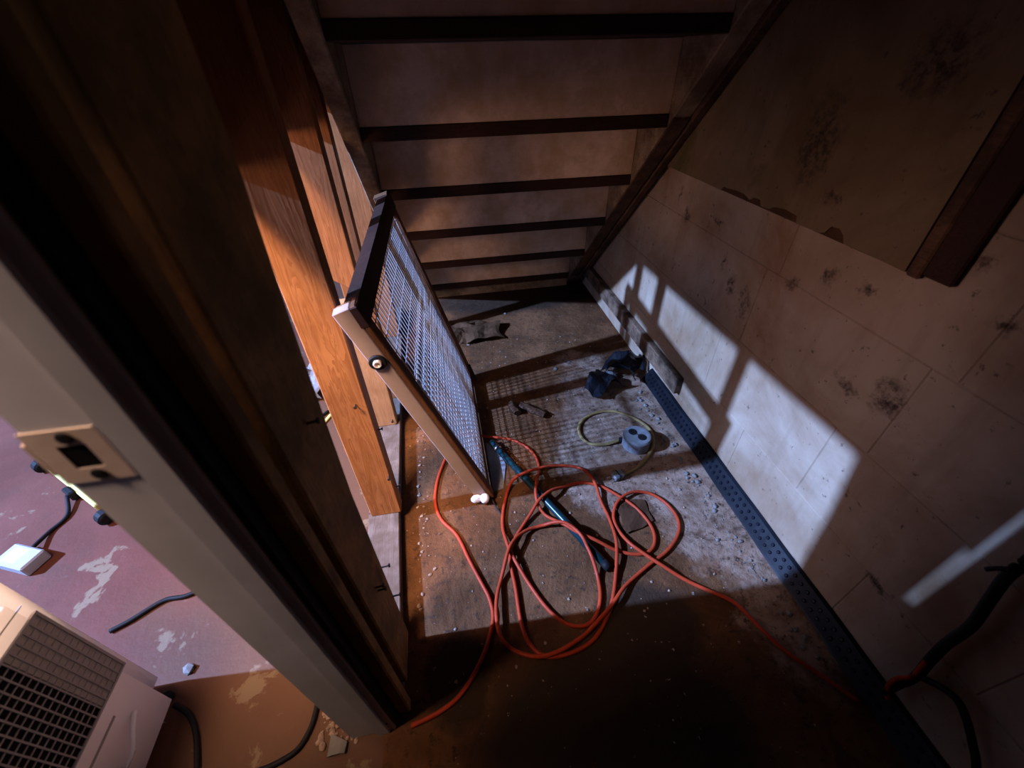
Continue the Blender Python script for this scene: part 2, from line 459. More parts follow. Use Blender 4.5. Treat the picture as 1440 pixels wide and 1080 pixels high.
def floor_closet():
    m, nt, b = new_mat('closet_concrete')
    pos = coords(nt)
    n1 = noise_tex(nt, pos, 4.5, 8, 0.65, 0.5)
    n2 = noise_tex(nt, pos, 22, 6, 0.7)
    col = mix(nt, ramp(nt, n1, [(0.36, BW(0.0)), (0.62, BW(1.0))]), (0.16, 0.068, 0.029), (0.070, 0.029, 0.012))
    # worn pale paint left on the slab towards the block wall
    mk = mask_spots(nt, pos, [(0.56, 0.95, .24, .40), (0.62, 0.62, .16, .26), (0.36, 0.80, .10, .22), (0.5, 1.34, .14, .07), (0.64, 0.33, .09, .2)], (0, 1), 0.10, 9)
    br = mathn(nt, 'MULTIPLY', ramp(nt, mk, [(0.15, BW(0.0)), (0.6, BW(1.0))]), ramp(nt, n2, [(0.36, BW(0.25)), (0.58, BW(0.95))]))
    col = mix(nt, br, col, (0.31, 0.205, 0.145))
    # near shade painted into the floor colour, plus a dark patch at the far end
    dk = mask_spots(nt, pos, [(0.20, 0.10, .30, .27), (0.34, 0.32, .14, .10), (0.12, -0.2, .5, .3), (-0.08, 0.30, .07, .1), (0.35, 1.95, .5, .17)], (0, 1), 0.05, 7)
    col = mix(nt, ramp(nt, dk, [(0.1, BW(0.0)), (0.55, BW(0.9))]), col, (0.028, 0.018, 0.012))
    n3 = noise_tex(nt, pos, 45, 5, 0.75)
    col = mix(nt, ramp(nt, n3, [(0.55, BW(0.0)), (0.64, BW(0.85))]), col, (0.04, 0.022, 0.014))
    n5 = noise_tex(nt, coords(nt, loc=(7, 3, 0)), 13, 7, 0.75, 0.8)
    col = mix(nt, ramp(nt, n5, [(0.54, BW(0.0)), (0.66, BW(0.8))]), col, (0.05, 0.028, 0.017))
    n4 = noise_tex(nt, coords(nt, loc=(4, 2, 0)), 60, 4, 0.7)
    col = mix(nt, ramp(nt, n4, [(0.67, BW(0.0)), (0.71, BW(0.7))]), col, (0.50, 0.43, 0.38))
    link(nt, col, b.inputs['Base Color'])
    b.inputs['Roughness'].default_value = 0.75
    b.inputs['Specular IOR Level'].default_value = 0.05
    bump(nt, b, mathn(nt, 'ADD', n2, mathn(nt, 'MULTIPLY', n3, 0.6)), 0.7, 0.008)
    return m

def floor_room():
    m, nt, b = new_mat('red_painted_concrete')
    pos = coords(nt)
    n1 = noise_tex(nt, pos, 3.0, 8, 0.65, 0.4)
    col = mix(nt, ramp(nt, n1, [(0.35, BW(0.0)), (0.68, BW(1.0))]), (0.125, 0.044, 0.030), (0.085, 0.029, 0.019))
    sp = N(nt, 'ShaderNodeSeparateXYZ'); link(nt, pos, sp.inputs[0])
    wear = mathn(nt, 'ADD', mathn(nt, 'MULTIPLY', mathn(nt, 'ADD', sp.outputs[0], 0.80), 1.6), mathn(nt, 'MULTIPLY', mathn(nt, 'SUBTRACT', n1, 0.5), 1.4))
    col = mix(nt, ramp(nt, wear, [(0.0, BW(0.0)), (0.5, BW(0.85))]), col, (0.105, 0.054, 0.031))
    n2 = noise_tex(nt, pos, 9, 7, 0.62, 0.3)
    col = mix(nt, ramp(nt, n2, [(0.605, BW(0.0)), (0.63, BW(0.9))]), col, (0.17, 0.115, 0.07))
    n3 = noise_tex(nt, pos, 34, 6, 0.7)
    col = mix(nt, ramp(nt, n3, [(0.66, BW(0.0)), (0.69, BW(0.8))]), col, (0.12, 0.09, 0.07))
    n4 = noise_tex(nt, coords(nt, loc=(3, 1, 0)), 6, 7, 0.7)
    col = mix(nt, ramp(nt, n4, [(0.56, BW(0.0)), (0.72, BW(0.6))]), col, (0.07, 0.038, 0.025))
    link(nt, col, b.inputs['Base Color'])
    b.inputs['Roughness'].default_value = 0.5
    b.inputs['Specular IOR Level'].default_value = 0.06
    bump(nt, b, mathn(nt, 'ADD', n2, n3), 0.3, 0.004)
    return m

# ------------------------------------------------------------------ the setting
STRUCT = 'structure'
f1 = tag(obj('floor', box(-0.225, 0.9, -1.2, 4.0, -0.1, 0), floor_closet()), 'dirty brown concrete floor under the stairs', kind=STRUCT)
f2 = tag(obj('floor', box(-4.6, -0.225, -2.5, 4.0, -0.1, 0), floor_room()), 'worn red painted concrete floor beyond the studs', kind=STRUCT)

wr = tag(obj('wall_right', box(0.7358, 0.92, -1.2, 4.0, 0, 2.6), M_BLOCK), 'painted concrete block wall with mould stains', kind=STRUCT)
BLK = {}
def block_mesh(ln, h):
    k = (round(ln, 3), h)
    if k not in BLK:
        t = box(0.7342, 0.80, -ln / 2 + 0.0006, ln / 2 - 0.0006, 0.0006, h - 0.0006, 0.0018)
        me = bpy.data.meshes.new('block'); bmesh.ops.recalc_face_normals(t, faces=t.faces)
        t.to_mesh(me); t.free(); me.materials.append(M_BLOCK); BLK[k] = me
    return BLK[k]
row_off = [0.27, 0.072, 0.0, 0.36, 0.2, 0.0, 0.2]
for r, off in enumerate(row_off):
    for i in range(-1, 5):
        o = bpy.data.objects.new('block', block_mesh(0.4, 0.2))
        o.location = (uni(-0.0005, 0.0), off + 0.4 * i + 0.2, 0.2 * r)
        COL.objects.link(o); o.parent = wr

# painted board on the upper wall, its lower edge chipped down to the brown core
lo = 0.715
edge = [(0.51, lo), (0.60, lo + .002), (0.634, lo + .001), (0.6416, lo + .014), (0.655, lo + .022), (0.673, lo + .020), (0.682, lo + .006), (0.694, lo + .002), (0.757, lo),
        (0.762, lo + .014), (0.80, lo + .017), (0.833, lo + .012), (0.845, lo + .005), (0.872, lo + .003), (0.88, lo + .015), (0.905, lo + .014), (0.915, lo + .006), (0.94, lo + .013), (0.963, lo + .014), (1.0, lo + .011), (1.024, lo + .01), (1.03, lo), (1.2, lo + .002), (1.42, lo)]
wp = thing('wall_board', None, None, (0.734, 0.9, 0.715), kind=STRUCT)
wp.name = 'wall_upper'
tag(wp, 'stained cream board covering the upper block wall')
obj('board', prism(edge + [(2.6, lo), (2.6, 2.5), (0.51, 2.5)], 0.7205, 0.7245, 'X'), M_PANEL, wp)
obj('board_core', box(0.7245, 0.7338, 0.512, 2.6, lo - 0.0005, 2.5), M_BROWN, wp)
obj('edge_strip', box(0.7212, 0.7338, 0.487, 0.5095, lo - .004, 2.5, 0.003), M_STRDARK, wp)
tr = tag(obj('trim_1', box(0.7215, 0.7338, 0.440, 0.4865, lo + 0.004, 2.5, 0.003), M_TREAD), 'dark wooden batten at the end of the wall board', kind=STRUCT)

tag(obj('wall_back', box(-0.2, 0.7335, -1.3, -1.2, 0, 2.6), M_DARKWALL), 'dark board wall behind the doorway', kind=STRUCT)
tag(obj('wall_far', box(-4.7, -4.6, -2.5, 4.0, 0, 2.6), M_PLASTER), 'plaster wall of the room beyond the studs', kind=STRUCT)
tag(obj('wall_near', box(-4.6, -0.2, -2.6, -2.5, 0, 2.6), M_PLASTER), 'plaster wall at the near end of the room', kind=STRUCT)
tag(obj('wall_front', box(-4.6, 0.735, 4.0, 4.1, 0, 2.6), M_PLASTER), 'plaster wall at the foot of the stairs', kind=STRUCT)
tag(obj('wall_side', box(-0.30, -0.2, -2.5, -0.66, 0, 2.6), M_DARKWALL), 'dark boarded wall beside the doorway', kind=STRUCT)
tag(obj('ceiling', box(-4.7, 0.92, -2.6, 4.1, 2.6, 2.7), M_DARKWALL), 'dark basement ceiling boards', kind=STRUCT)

# stud wall between the stairs and the room
wl = thing('wall_left', 'open stud wall of reddish timber on a weathered sill', None, (-0.23, 0.7, 0), kind=STRUCT)
def stud(x0, x1, y0, y1, z0, z1, mat, shear=0.0):
    t = box(x0, x1, y0, y1, z0, z1, 0.0025)
    return obj('stud', t, mat, wl)
s_jack = stud(-0.262, -0.176, 0.262, 0.283, 0.0, 2.4, M_OLD)
t = prism([(0.302, 0.036), (0.394, 0.036), (0.404, 0.5), (0.430, 0.74), (0.462, 0.95), (0.470, 2.4), (0.302, 2.4)], -0.255, -0.177, 'X', 0.0025)
s_near = obj('stud', t, M_OLD, wl)
obj('blocking', box(-0.262, -0.246, 0.2835, 0.3015, 0.0365, 0.745, 0.001), M_OLD, wl)
s2 = stud(-0.282, -0.202, 0.70, 0.738, 0.036, 2.4, M_STUD)
s3 = stud(-0.306, -0.228, 1.05, 1.088, 0.036, 0.49, M_PINE)
t = prism([(-0.310, 0.572), (-0.230, 0.515), (-0.230, 2.4), (-0.310, 2.4)], 1.05, 1.088, 'Y', 0.002)
s3b = obj('stud', t, M_STUD, wl)
s4 = stud(-0.312, -0.232, 1.19, 1.222, 0.036, 2.4, M_STUD)
s5 = stud(-0.32, -0.24, 1.62, 1.66, 0.036, 2.4, M_STUD)
t = prism([(-0.268, 0.30), (-0.188, 0.30), (-0.21, 0.71), (-0.29, 0.71)], 0.0, 0.036, 'Z', 0.002)
obj('sill_plate', t, M_SILL, wl)
t = prism([(-0.2905, 0.714), (-0.2105, 0.714), (-0.24, 1.9), (-0.32, 1.9)], 0.0, 0.036, 'Z', 0.002)
obj('sill_plate', t, M_SILL, wl)
obj('wall_board', prism([(-0.291, 0.30), (-0.279, 0.30), (-0.322, 1.25), (-0.345, 2.6), (-0.357, 2.6), (-0.334, 1.25)], 0.885, 2.4, 'Z'), M_DARKWALL, wl)
obj('top_plate', box(-0.30, -0.18, -0.66, 4.0, 2.4, 2.6), M_OLD, wl)
NAILS = [(-0.205, 0.700, 0.19, 'Y'), (-0.205, 0.72, 0.33, 'X'), (-0.203, 0.72, 0.12, 'X'), (-0.177, 0.40, 0.30, 'X'), (-0.177, 0.395, 0.20, 'X'), (-0.177, 0.35, 0.33, 'X'), (-0.177, 0.352, 0.315, 'X'), (-0.24, 1.05, 0.06, 'Y'), (-0.225, 0.70, 0.43, 'Y'), (-0.177, 0.37, 0.68, 'X')]
for (x, y, z, a) in NAILS:
    d = Vector((1, 0, 0.15)) if a == 'X' else Vector((0.1, -1, 0.1))
    c = Vector((x, y, z))
    t = tube([c - d * 0.004, c + d * 0.012], 0.0016, 6)
    lathe([(0.0038, 0.0), (0.0038, 0.0016)], c + d * 0.012, d, 8, t)
    obj('nail', t, M_NAIL, wl)

# door frame with strike plate
tag(obj('blocker_pier', box(-1.95, -1.70, 0.10, 0.425, 0, 2.6, 0.01), M_MORTAR), 'added concrete pier out of view, shading the doorway', kind=STRUCT)  # unseen pier added to block the bulb's light at the doorway
dr = thing('door_1', 'off-white door jamb with a metal strike plate', None, (-0.245, 0.24, 0), kind=STRUCT)
jm = obj('jamb', box(-0.287, -0.203, 0.240, 0.2615, 0, 2.05, 0.002), M_JAMB, dr)
obj('door_stop', box(-0.238, -0.214, 0.2355, 0.241, 0, 2.05, 0.0015), M_JAMB, dr)
obj('gap_strip', box(-0.2025, -0.196, 0.2425, 0.2615, 0, 2.05, 0.001), M_BLACK, dr)
# strike plate: a plate with a latch hole and two screws
zc = 0.790
pl = bmesh.new()
px0, px1, pz0, pz1 = -0.287, -0.2425, zc - 0.025, zc + 0.025
hx0, hx1, hz0, hz1 = -0.2725, -0.2545, zc - 0.011, zc + 0.011
for (a0, a1, b0, b1) in ((px0, hx0, pz0, pz1), (hx1, px1, pz0, pz1), (hx0, hx1, pz0, hz0), (hx0, hx1, hz1, pz1)):
    box(a0, a1, 0.2385, 0.2400, b0, b1, 0, pl)
sp_ = obj('strike_plate', pl, M_STRIKE, dr)
obj('lip', box(-0.2915, -0.287, 0.2387, 0.2425, zc - 0.016, zc + 0.016, 0.001), M_STRIKE, sp_)
obj('latch_hole', box(hx0, hx1, 0.2392, 0.2399, hz0, hz1), M_HOLE, sp_)
for dz in (-0.018, 0.018):
    t = lathe([(0.0052, 0.0), (0.0052, 0.0006), (0.0045, 0.0014), (0.001, 0.0016)], (-0.2625, 0.2385, zc + dz), (0, -1, 0), 12)
    obj('screw', t, M_BLACK, sp_)
for (x, z) in ((-0.222, 0.09), (-0.213, 0.045), (-0.226, 0.025)):
    t = lathe([(0.003, 0.0), (0.003, 0.001)], (x, 0.2398, z), (0, -1, 0), 8)
    obj('screw', t, M_BLACK, dr)
obj('jamb', box(-0.287, -0.203, -0.66, -0.64, 0, 2.05, 0.002), M_JAMB, dr)
obj('head_jamb', box(-0.287, -0.203, -0.66, 0.2615, 2.05, 2.075, 0.002), M_JAMB, dr)
obj('header', box(-0.29, -0.19, -0.66, 0.30, 2.08, 2.4, 0.002), M_OLD, dr)
a = math.radians(15)
added_hinge = Vector((-0.292, -0.63, 0.0))
ux = Vector((-math.sin(a), math.cos(a), 0)); uy = Vector((-math.cos(a), -math.sin(a), 0))
leaf = obj('added_leaf', obox(added_hinge, ux, uy, Vector((0, 0, 1)), 0, 0.78, 0.0, 0.035, 0.012, 2.03, 0.002), M_ADDED_LEAF, dr)  # unseen leaf added ajar to keep lamp light off the near wall and floor
obj('added_hinge', lathe([(0.007, 0), (0.007, 0.09)], added_hinge + Vector((0.003, -0.002, 1.0)), (0, 0, 1), 10), M_STRIKE, leaf)

# ------------------------------------------------------------------ staircase seen from below
st = thing('staircase', 'underside of a wooden staircase with pale risers and dark tread edges', 'staircase', (0.24, 2.0, 0))
TR = [(2.008, 0.084), (1.788, 0.291), (1.585, 0.4925), (1.407, 0.681), (1.222, 0.8665), (1.030, 1.056), (0.838, 1.25), (0.645, 1.445), (0.452, 1.64), (0.26, 1.835), (0.07, 2.03), (-0.12, 2.225)]
XL, XR = -0.168, 0.640
for k, (y, z) in enumerate(TR):
    yf = (TR[k - 1][0] if k else 2.20) + 0.03
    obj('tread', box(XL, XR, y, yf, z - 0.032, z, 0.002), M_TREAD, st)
    zt = TR[k + 1][1] - 0.0325 if k + 1 < len(TR) else z + 0.16
    obj('riser', box(XL, XR, y + 0.003, y + 0.021, z + 0.0003, zt, 0.001), M_RISER, st)
obj('riser', box(XL, XR, 2.03, 2.05, 0.001, 0.0515, 0.001), M_STRING, st)
def stringer(name, x0, x1, off, h, mat):
    def ln(y, o): return (2.008 - y) * 0.9955 + 0.084 + o
    y0 = 2.008 + (0.084 + off) / 0.9955
    poly = [(y0, 0.0), (-0.15, ln(-0.15, off)), (-0.15, ln(-0.15, off + h)), (y0 + h / 0.9955, 0.0)]
    return obj(name, prism(poly, x0, x1, 'X', 0.003), mat, st)
stringer('stringer', XR + 0.0005, 0.692, -0.028, 0.38, M_STRING)
stringer('stringer', -0.212, XL - 0.0005, -0.034, 0.38, M_STRING)
stringer('skirt_board', 0.6925, 0.719, -0.045, 0.30, M_STRDARK)
# dark chewed edge strip nailed under the lower half of the wall-side stringer
def lower_strip():
    def ln(y, o): return (2.008 - y) * 0.9955 + 0.084 + o
    pts, n = [], 26
    for i in range(n + 1):
        y = 1.98 - i * 0.03
        pts.append((y, ln(y, -0.034 - 0.006 * rnd())))
    back = [(1.98 - n * 0.03, ln(1.98 - n * 0.03, -0.0285)), (1.98, ln(1.98, -0.0285))]
    return prism([p for p in pts if p[1] > 0.002] + back, 0.641, 0.686, 'X')
obj('edge_strip', lower_strip(), M_STRDARK, st)

# ------------------------------------------------------------------ mesh gate leaning on the stud wall
C0 = Vector((0.042, 0.715, 0.0118)); D0 = Vector((0.041, 1.310, 0.0118))
B0 = Vector((-0.176, 0.680, 0.662)); A0 = Vector((-0.150, 1.300, 0.702))
gt = thing('safety_gate', 'brown wooden safety gate with two overlapping wire mesh panels leaning on the studs', 'gate', (0.042, 1.0, 0))
V = (D0 - C0).normalized()
U = (((B0 - C0) + (A0 - D0)) * 0.5); U = (U - V * U.dot(V)).normalized()
def bar(p, q, wdir, w0, w1, ndir, n0, n1, bev=0.002):
    """rail from p to q; cross-section w0..w1 along wdir, n0..n1 along ndir"""
    d = (q - p).normalized()
    wd = (wdir - d * wdir.dot(d)).normalized()
    nd = d.cross(wd)
    if nd.dot(ndir) < 0: nd = -nd
    return obox(p, d, wd, nd, 0, (q - p).length, w0, w1, n0, n1, bev)
NRM = V.cross(U)
if NRM.x < 0: NRM = -NRM
r1 = obj('rail', bar(C0, B0, V, 0.0, 0.028, NRM, -0.034, 0.0), M_GATESIDE, gt)
obj('rail_face', bar(C0, B0, V, 0.0005, 0.032, NRM, 0.0005, 0.012), M_GATE, r1)
obj('rail', bar(D0, A0, -V, 0.0, 0.030, NRM, -0.030, 0.012), M_GATE, gt)
obj('rail', bar(C0 + U * 0.004 + V * 0.029, D0 + U * 0.004 - V * 0.031, U, 0.0, 0.024, NRM, -0.012, 0.006), M_GATE, gt)
obj('rail', bar(B0 - U * 0.002, A0 - U * 0.002, -U, 0.0, 0.046, NRM, -0.018, 0.014), M_TREAD, gt)
def P(u, v, n=0.0):
    a_ = C0.lerp(D0, v); b_ = B0.lerp(A0, v)
    return a_.lerp(b_, u) + NRM * n
def wires(us, vs, u0, u1, v0, v1, n, r):
    bm = bmesh.new()
    for v in vs: tube([P(u0, v, n), P(u1, v, n)], r, 4, bm, caps=False)
    for u in us: tube([P(u, v0, n), P(u, v1, n)], r, 4, bm, caps=False)
    return bm
def rng(a_, b_, s):
    k = int((b_ - a_) / s); return [a_ + s * i for i in range(k + 1)]
w1 = obj('wire_mesh', wires(rng(0.03, 0.95, 0.058), rng(0.055, 0.95, 0.0295), 0.02, 0.95, 0.045, 0.95, 0.004, 0.0012), M_WIRE, gt)
w2 = obj('wire_mesh', wires(rng(0.03, 0.62, 0.0295), rng(0.068, 0.95, 0.0315), 0.02, 0.62, 0.045, 0.95, -0.010, 0.0012), M_WIRE, gt)
for w in (w1, w2): w['kind'] = 'stuff'
obj('cross_bar', bar(P(0.60, 0.05, -0.010), P(0.60, 0.95, -0.010), U, -0.006, 0.006, NRM, -0.008, 0.0), M_GATE, gt)
# rubber bumpers and the bushing on the near rail
side = -V
for (u, n, r, h) in ((0.045, -0.030, 0.0165, 0.012), (0.040, -0.008, 0.0125, 0.022)):
    c = C0.lerp(B0, u) + NRM * n
    t = lathe([(r * 0.5, -0.003), (r * 0.5, 0.003), (r * 0.92, 0.0035), (r, 0.006), (r, h * 0.7), (r * 0.75, h), (r * 0.3, h * 1.08)], c, side, 18)
    tag(obj('bumper', t, M_WHITE, gt, True), 'white rubber bumper')
c = C0.lerp(B0, 0.82) + NRM * -0.018
obj('bushing', lathe([(0.017, -0.002), (0.017, 0.004), (0.0155, 0.006), (0.010, 0.006), (0.0095, 0.001)], c, side, 20), M_BLACK, gt)
obj('bolt', lathe([(0.0085, 0), (0.0085, 0.008), (0.0072, 0.010), (0.005, 0.010), (0.0048, 0.004)], c + side * 0.001, side, 16), M_STRIKE, gt)
obj('latch', bar(P(0.0, 0.93, 0.013), P(0.10, 0.93, 0.013), V, -0.01, 0.012, NRM, 0.0, 0.008), M_BLACK, gt)
t = tube([C0 + Vector((0.004, -0.004, 0.004)), C0 + Vector((0.012, -0.03, -0.004)), C0 + Vector((0.024, -0.052, -0.0085))], 0.003, 6)
obj('hook', t, M_NAIL, gt)

# ------------------------------------------------------------------ board on the wall base, drainage membrane
tag(obj('wall_plank', box(0.709, 0.7335, 0.968, 2.02, 0.082, 0.146, 0.002), wood('mouldy_plank', (0.21, 0.135, 0.085), (0.13, 0.075, 0.045), 'Y', stain=(0.02, 0.012, 0.008))), 'mould-stained plank fixed low along the block wall', 'plank')

dm = thing('drainage_strip', 'black dimpled plastic drainage strip along the foot of the block wall', 'drain strip', (0.71, 0.4, 0))
bm = bmesh.new()
rows = []
ny = 90
for i in range(ny + 1):
    y = -0.7 + i * (1.165 + 0.7) / ny
    wob = 0.004 * mnoise.noise(Vector((y * 6, 2, 0)))
    prof = [(0.697 + wob, 0.0015), (0.700 + wob, 0.005), (0.7245, 0.042 + wob), (0.7325, 0.046 + wob), (0.7325, 0.042 + wob), (0.7265, 0.038 + wob), (0.703 + wob, 0.0015)]
    rows.append([bm.verts.new((x, y, z)) for x, z in prof])
for a_, b_ in zip(rows, rows[1:]):
    for k in range(7):
        bm.faces.new((a_[k], a_[(k + 1) % 7], b_[(k + 1) % 7], b_[k]))
bm.faces.new(rows[0]); bm.faces.new(rows[-1][::-1])
obj('sheet', bm, M_DIMPLE, dm)
bm = bmesh.new()
dn = Vector((-0.037, 0, 0.0245)).normalized()
for i in range(92):
    for j in range(2):
        y = -0.66 + i * 0.0197 + (0.01 if j else 0)
        f = 0.30 + 0.40 * j
        c = Vector((0.700 + 0.0245 * f, y, 0.005 + 0.037 * f))
        lathe([(0.0050, -0.002), (0.0046, 0.0015), (0.0030, 0.0030)], c, dn, 8, bm)
tag(obj('dimples', bm, M_DIMPLE2, dm), kind='stuff')

# torn black plastic at the end of the strip
def strip_fn(a_, b_, w, lift):
    a_, b_ = Vector(a_), Vector(b_)
    d = (b_ - a_); s = Vector((-d.y, d.x, 0)).normalized()
    return lambda u, v: a_ + d * u + s * (v - .5) * w * (1 - 0.3 * u) + Vector((0, 0, lift * math.sin(u * math.pi) + 0.002))
tp = thing('torn_membrane', 'torn black plastic membrane curling off the end of the drainage strip', 'plastic scrap', (0.62, 1.2, 0))
obj('sheet', crumple(strip_fn((0.685, 1.185, 0.0), (0.575, 1.265, 0.0), 0.13, 0.045), 10, 6, 0.06, 16, 0.0025, 3.3), M_PLASTIC, tp)
obj('curled_end', crumple(strip_fn((0.575, 1.18, 0.0), (0.475, 1.11, 0.0), 0.10, 0.035), 8, 6, 0.06, 18, 0.003, 8.1), M_PLASTIC, tp)
for (a_, b_, c_) in (((0.655, 1.235, 0.02), (0.665, 1.26, 0.075), 0.011), ((0.700, 1.185, 0.03), (0.706, 1.205, 0.085), 0.009), ((0.68, 1.20, 0.03), (0.64, 1.285, 0.06), 0.010)):
    t = tube([Vector(a_), (Vector(a_) + Vector(b_)) / 2 + Vector((0.006, 0, 0)), Vector(b_)], lambda q, c_=c_: c_ * (1.1 - 0.6 * q), 6, flat=0.25)
    obj('strand', t, M_PLASTIC, tp)
tag(obj('pale_tear', crumple(strip_fn((0.60, 1.195, 0.003), (0.555, 1.205, 0.003), 0.03, 0.012), 5, 4, 0.02, 22, 0.002, 1.2), M_GREYBOX, tp), 'grey torn underside')

# ------------------------------------------------------------------ orange extension cord
def cord_heights(pts, r, obstacles=()):
    """lay a cord on the floor and lift it where it crosses an earlier run of itself or an obstacle tube"""
    n = len(pts); zs = [r + 0.0005] * n
    cell = {}
    for i, p in enumerate(pts):
        key = (int(p.x // 0.012), int(p.y // 0.012))
        best = 0.0
        for dx in (-1, 0, 1):
            for dy in (-1, 0, 1):
                for j in cell.get((key[0] + dx, key[1] + dy), ()):
                    if i - j > 14:
                        d = math.hypot(p.x - pts[j].x, p.y - pts[j].y)
                        if d < 2.05 * r:
                            best = max(best, zs[j] + 2.02 * r)
        for (a_, b_, ro) in obstacles:
            d = b_ - a_; tt = max(0, min(1, (Vector((p.x, p.y, 0)) - a_).dot(d) / d.length_squared))
            q = a_ + d * tt
            if math.hypot(p.x - q.x, p.y - q.y) < ro + 0.5 * r:
                best = max(best, 2 * ro + r + 0.001)
        zs[i] = max(zs[i], best)
        cell.setdefault(key, []).append(i)
    # ease up and down on both sides of a lift
    out = list(zs)
    for i in range(n):
        for k in range(1, 14):
            for j in (i - k, i + k):
                if 0 <= j < n:
                    w = 0.5 + 0.5 * math.cos(math.pi * k / 14)
                    out[i] = max(out[i], (r + 0.0005) + (zs[j] - r - 0.0005) * w)
    return [Vector((p.x, p.y, z)) for p, z in zip(pts, out)]

def resample(pts, step):
    out = [pts[0]]; acc = 0.0
    for a_, b_ in zip(pts, pts[1:]):
        L = (b_ - a_).length; s = step - acc
        while s <= L:
            out.append(a_.lerp(b_, s / L)); s += step
        acc = L - (s - step)
    return out
PA, PB = Vector((*PIPE[0], 0)), Vector((*PIPE[1], 0))
oc = resample(spline([(x, y, 0) for x, y in ORANGE], 10), 0.006)
for _ in range(3):
    oc = [oc[0]] + [(oc[i - 1] + oc[i] * 2 + oc[i + 1]) / 4 for i in range(1, len(oc) - 1)] + [oc[-1]]
oc = cord_heights(oc, 0.0046, [(PA, PB, 0.0105)])
tag(obj('extension_cord', tube(oc, 0.0046, 8), M_ORANGE, None, True), 'orange extension cord lying in tangled loops on the floor under the stairs', 'cord')

# teal pipe
pp = thing('metal_pipe', 'thin dark teal pipe lying beneath the orange cord loops', 'pipe', (PA.x, PA.y, 0))
d = (PB - PA).normalized()
pz = Vector((0, 0, 0.0105))
obj('tube', tube([PA + pz, PA.lerp(PB, .33) + pz, PA.lerp(PB, .66) + pz, PB + pz], lambda q: 0.0104 if q < 0.9 else 0.0104, 14), M_TEAL, pp, True)
obj('end_cap', tube([PB + pz - d * 0.012, PB + pz + d * 0.008], 0.0108, 14), M_BLACK, pp, True)
obj('ferrule', tube([PA + pz + d * 0.028, PA + pz + d * 0.042], 0.0125, 14), M_METAL, pp, True)

# thin flat pale patch by the gate
tag(obj('pale_patch', prism([(x, y) for x, y in PALE], 0.0005, 0.0035, 'Z'), M_PALE), 'pale speckled flat patch at the foot of the gate', 'scrap')

# round outlet box with tan cord and plug
ob = thing('outlet_box', 'round grey surface outlet box with two black sockets and a tan cord', 'outlet box', (BOX[0], BOX[1], 0))
bx_, by_ = BOX
obj('housing', lathe([(0.041, 0.0), (0.043, 0.003), (0.043, 0.034), (0.0445, 0.036), (0.0445, 0.042), (0.041, 0.0465), (0.036, 0.0475)], (bx_, by_, 0.0005), (0, 0, 1), 36), M_GREYBOX, ob)
for (dx, dy) in ((-0.010, 0.015), (0.010, -0.013)):
    s_ = obj('socket', lathe([(0.0135, 0.0), (0.0135, 0.0012), (0.012, 0.002)], (bx_ + dx, by_ + dy, 0.0478), (0, 0, 1), 20), M_BLACK, ob)
    for e in (-0.004, 0.004):
        obj('slot', box(bx_ + dx + e - 0.001, bx_ + dx + e + 0.001, by_ + dy - 0.003, by_ + dy + 0.005, 0.0495, 0.0502), M_HOLE, s_)
obj('screw', lathe([(0.003, 0), (0.003, 0.0012), (0.002, 0.0018)], (bx_, by_ + 0.001, 0.0478), (0, 0, 1), 10), M_METAL, ob)
dirv = Vector((TAN[0][0] - bx_, TAN[0][1] - by_, 0)).normalized()
obj('gland', tube([Vector((bx_, by_, 0.014)) + dirv * 0.040, Vector((bx_, by_, 0.014)) + dirv * 0.054], 0.008, 12), M_BLACK, ob)
tp_ = [(bx_ + dirv.x * 0.05, by_ + dirv.y * 0.05, 0.012)] + [(x, y, 0.0045) for x, y in TAN[1:11]] + [(x, y, 0.0045) for x, y in TAN[12:]]
tc = resample(spline(tp_, 10), 0.006)
for _ in range(4):
    tc = [tc[0]] + [(tc[i - 1] + tc[i] * 2 + tc[i + 1]) / 4 for i in range(1, len(tc) - 1)] + [tc[-1]]
obj('cord', tube(tc, 0.0058, 8, flat=0.75), M_TAN, ob, True)
pd = (tc[-1] - tc[-6]); pd.z = 0; pd.normalize()
pq = Vector((-pd.y, pd.x, 0)); e0 = Vector((tc[-1].x, tc[-1].y, 0))
plug = obj('plug', obox(e0, pd, pq, Vector((0, 0, 1)), -0.004, 0.032, -0.013, 0.013, 0.001, 0.020, 0.004), M_GREYBOX, ob)
obj('collar', obox(e0, pd, pq, Vector((0, 0, 1)), 0.010, 0.016, -0.0138, 0.0138, 0.0008, 0.0208, 0.002), M_BLACK, plug)
for e in (-0.006, 0.006):
    obj('prong', obox(e0, pd, pq, Vector((0, 0, 1)), 0.032, 0.050, e - 0.0008, e + 0.0008, 0.008, 0.014), M_METAL, plug)

# dark wood bits, brown scrap
S = STICKS
def billet(a_, b_, r, seed):
    a_, b_ = Vector((*a_, r * 0.75)), Vector((*b_, r * 0.75))
    n = 7; pts = [a_.lerp(b_, i / n) + Vector((mnoise.noise(Vector((i * .7, seed, 0))) * r * .4, mnoise.noise(Vector((i * .7, 0, seed))) * r * .4, 0)) for i in range(n + 1)]
    return tube(pts, lambda q: r * (0.8 + 0.35 * abs(mnoise.noise(Vector((q * 6, seed, seed))))), 7, flat=0.75)
tag(obj('dark_leaf_scrap', crumple(lambda u, v: Vector((0.385 + .085 * u, 0.545 + .10 * v * (1 - .3 * u) + .02 * u, .001)), 6, 6, 0.012, 22, 0.0015, 6.0), M_BROWN), 'dark curled scrap lying under the small right-hand cord loop', 'scrap')
tag(obj('wood_billet', billet(S[2], S[3], 0.017, 2.0), M_BROWN), 'longer dark rotten wood stick on the floor beside the gate', 'wood stick')
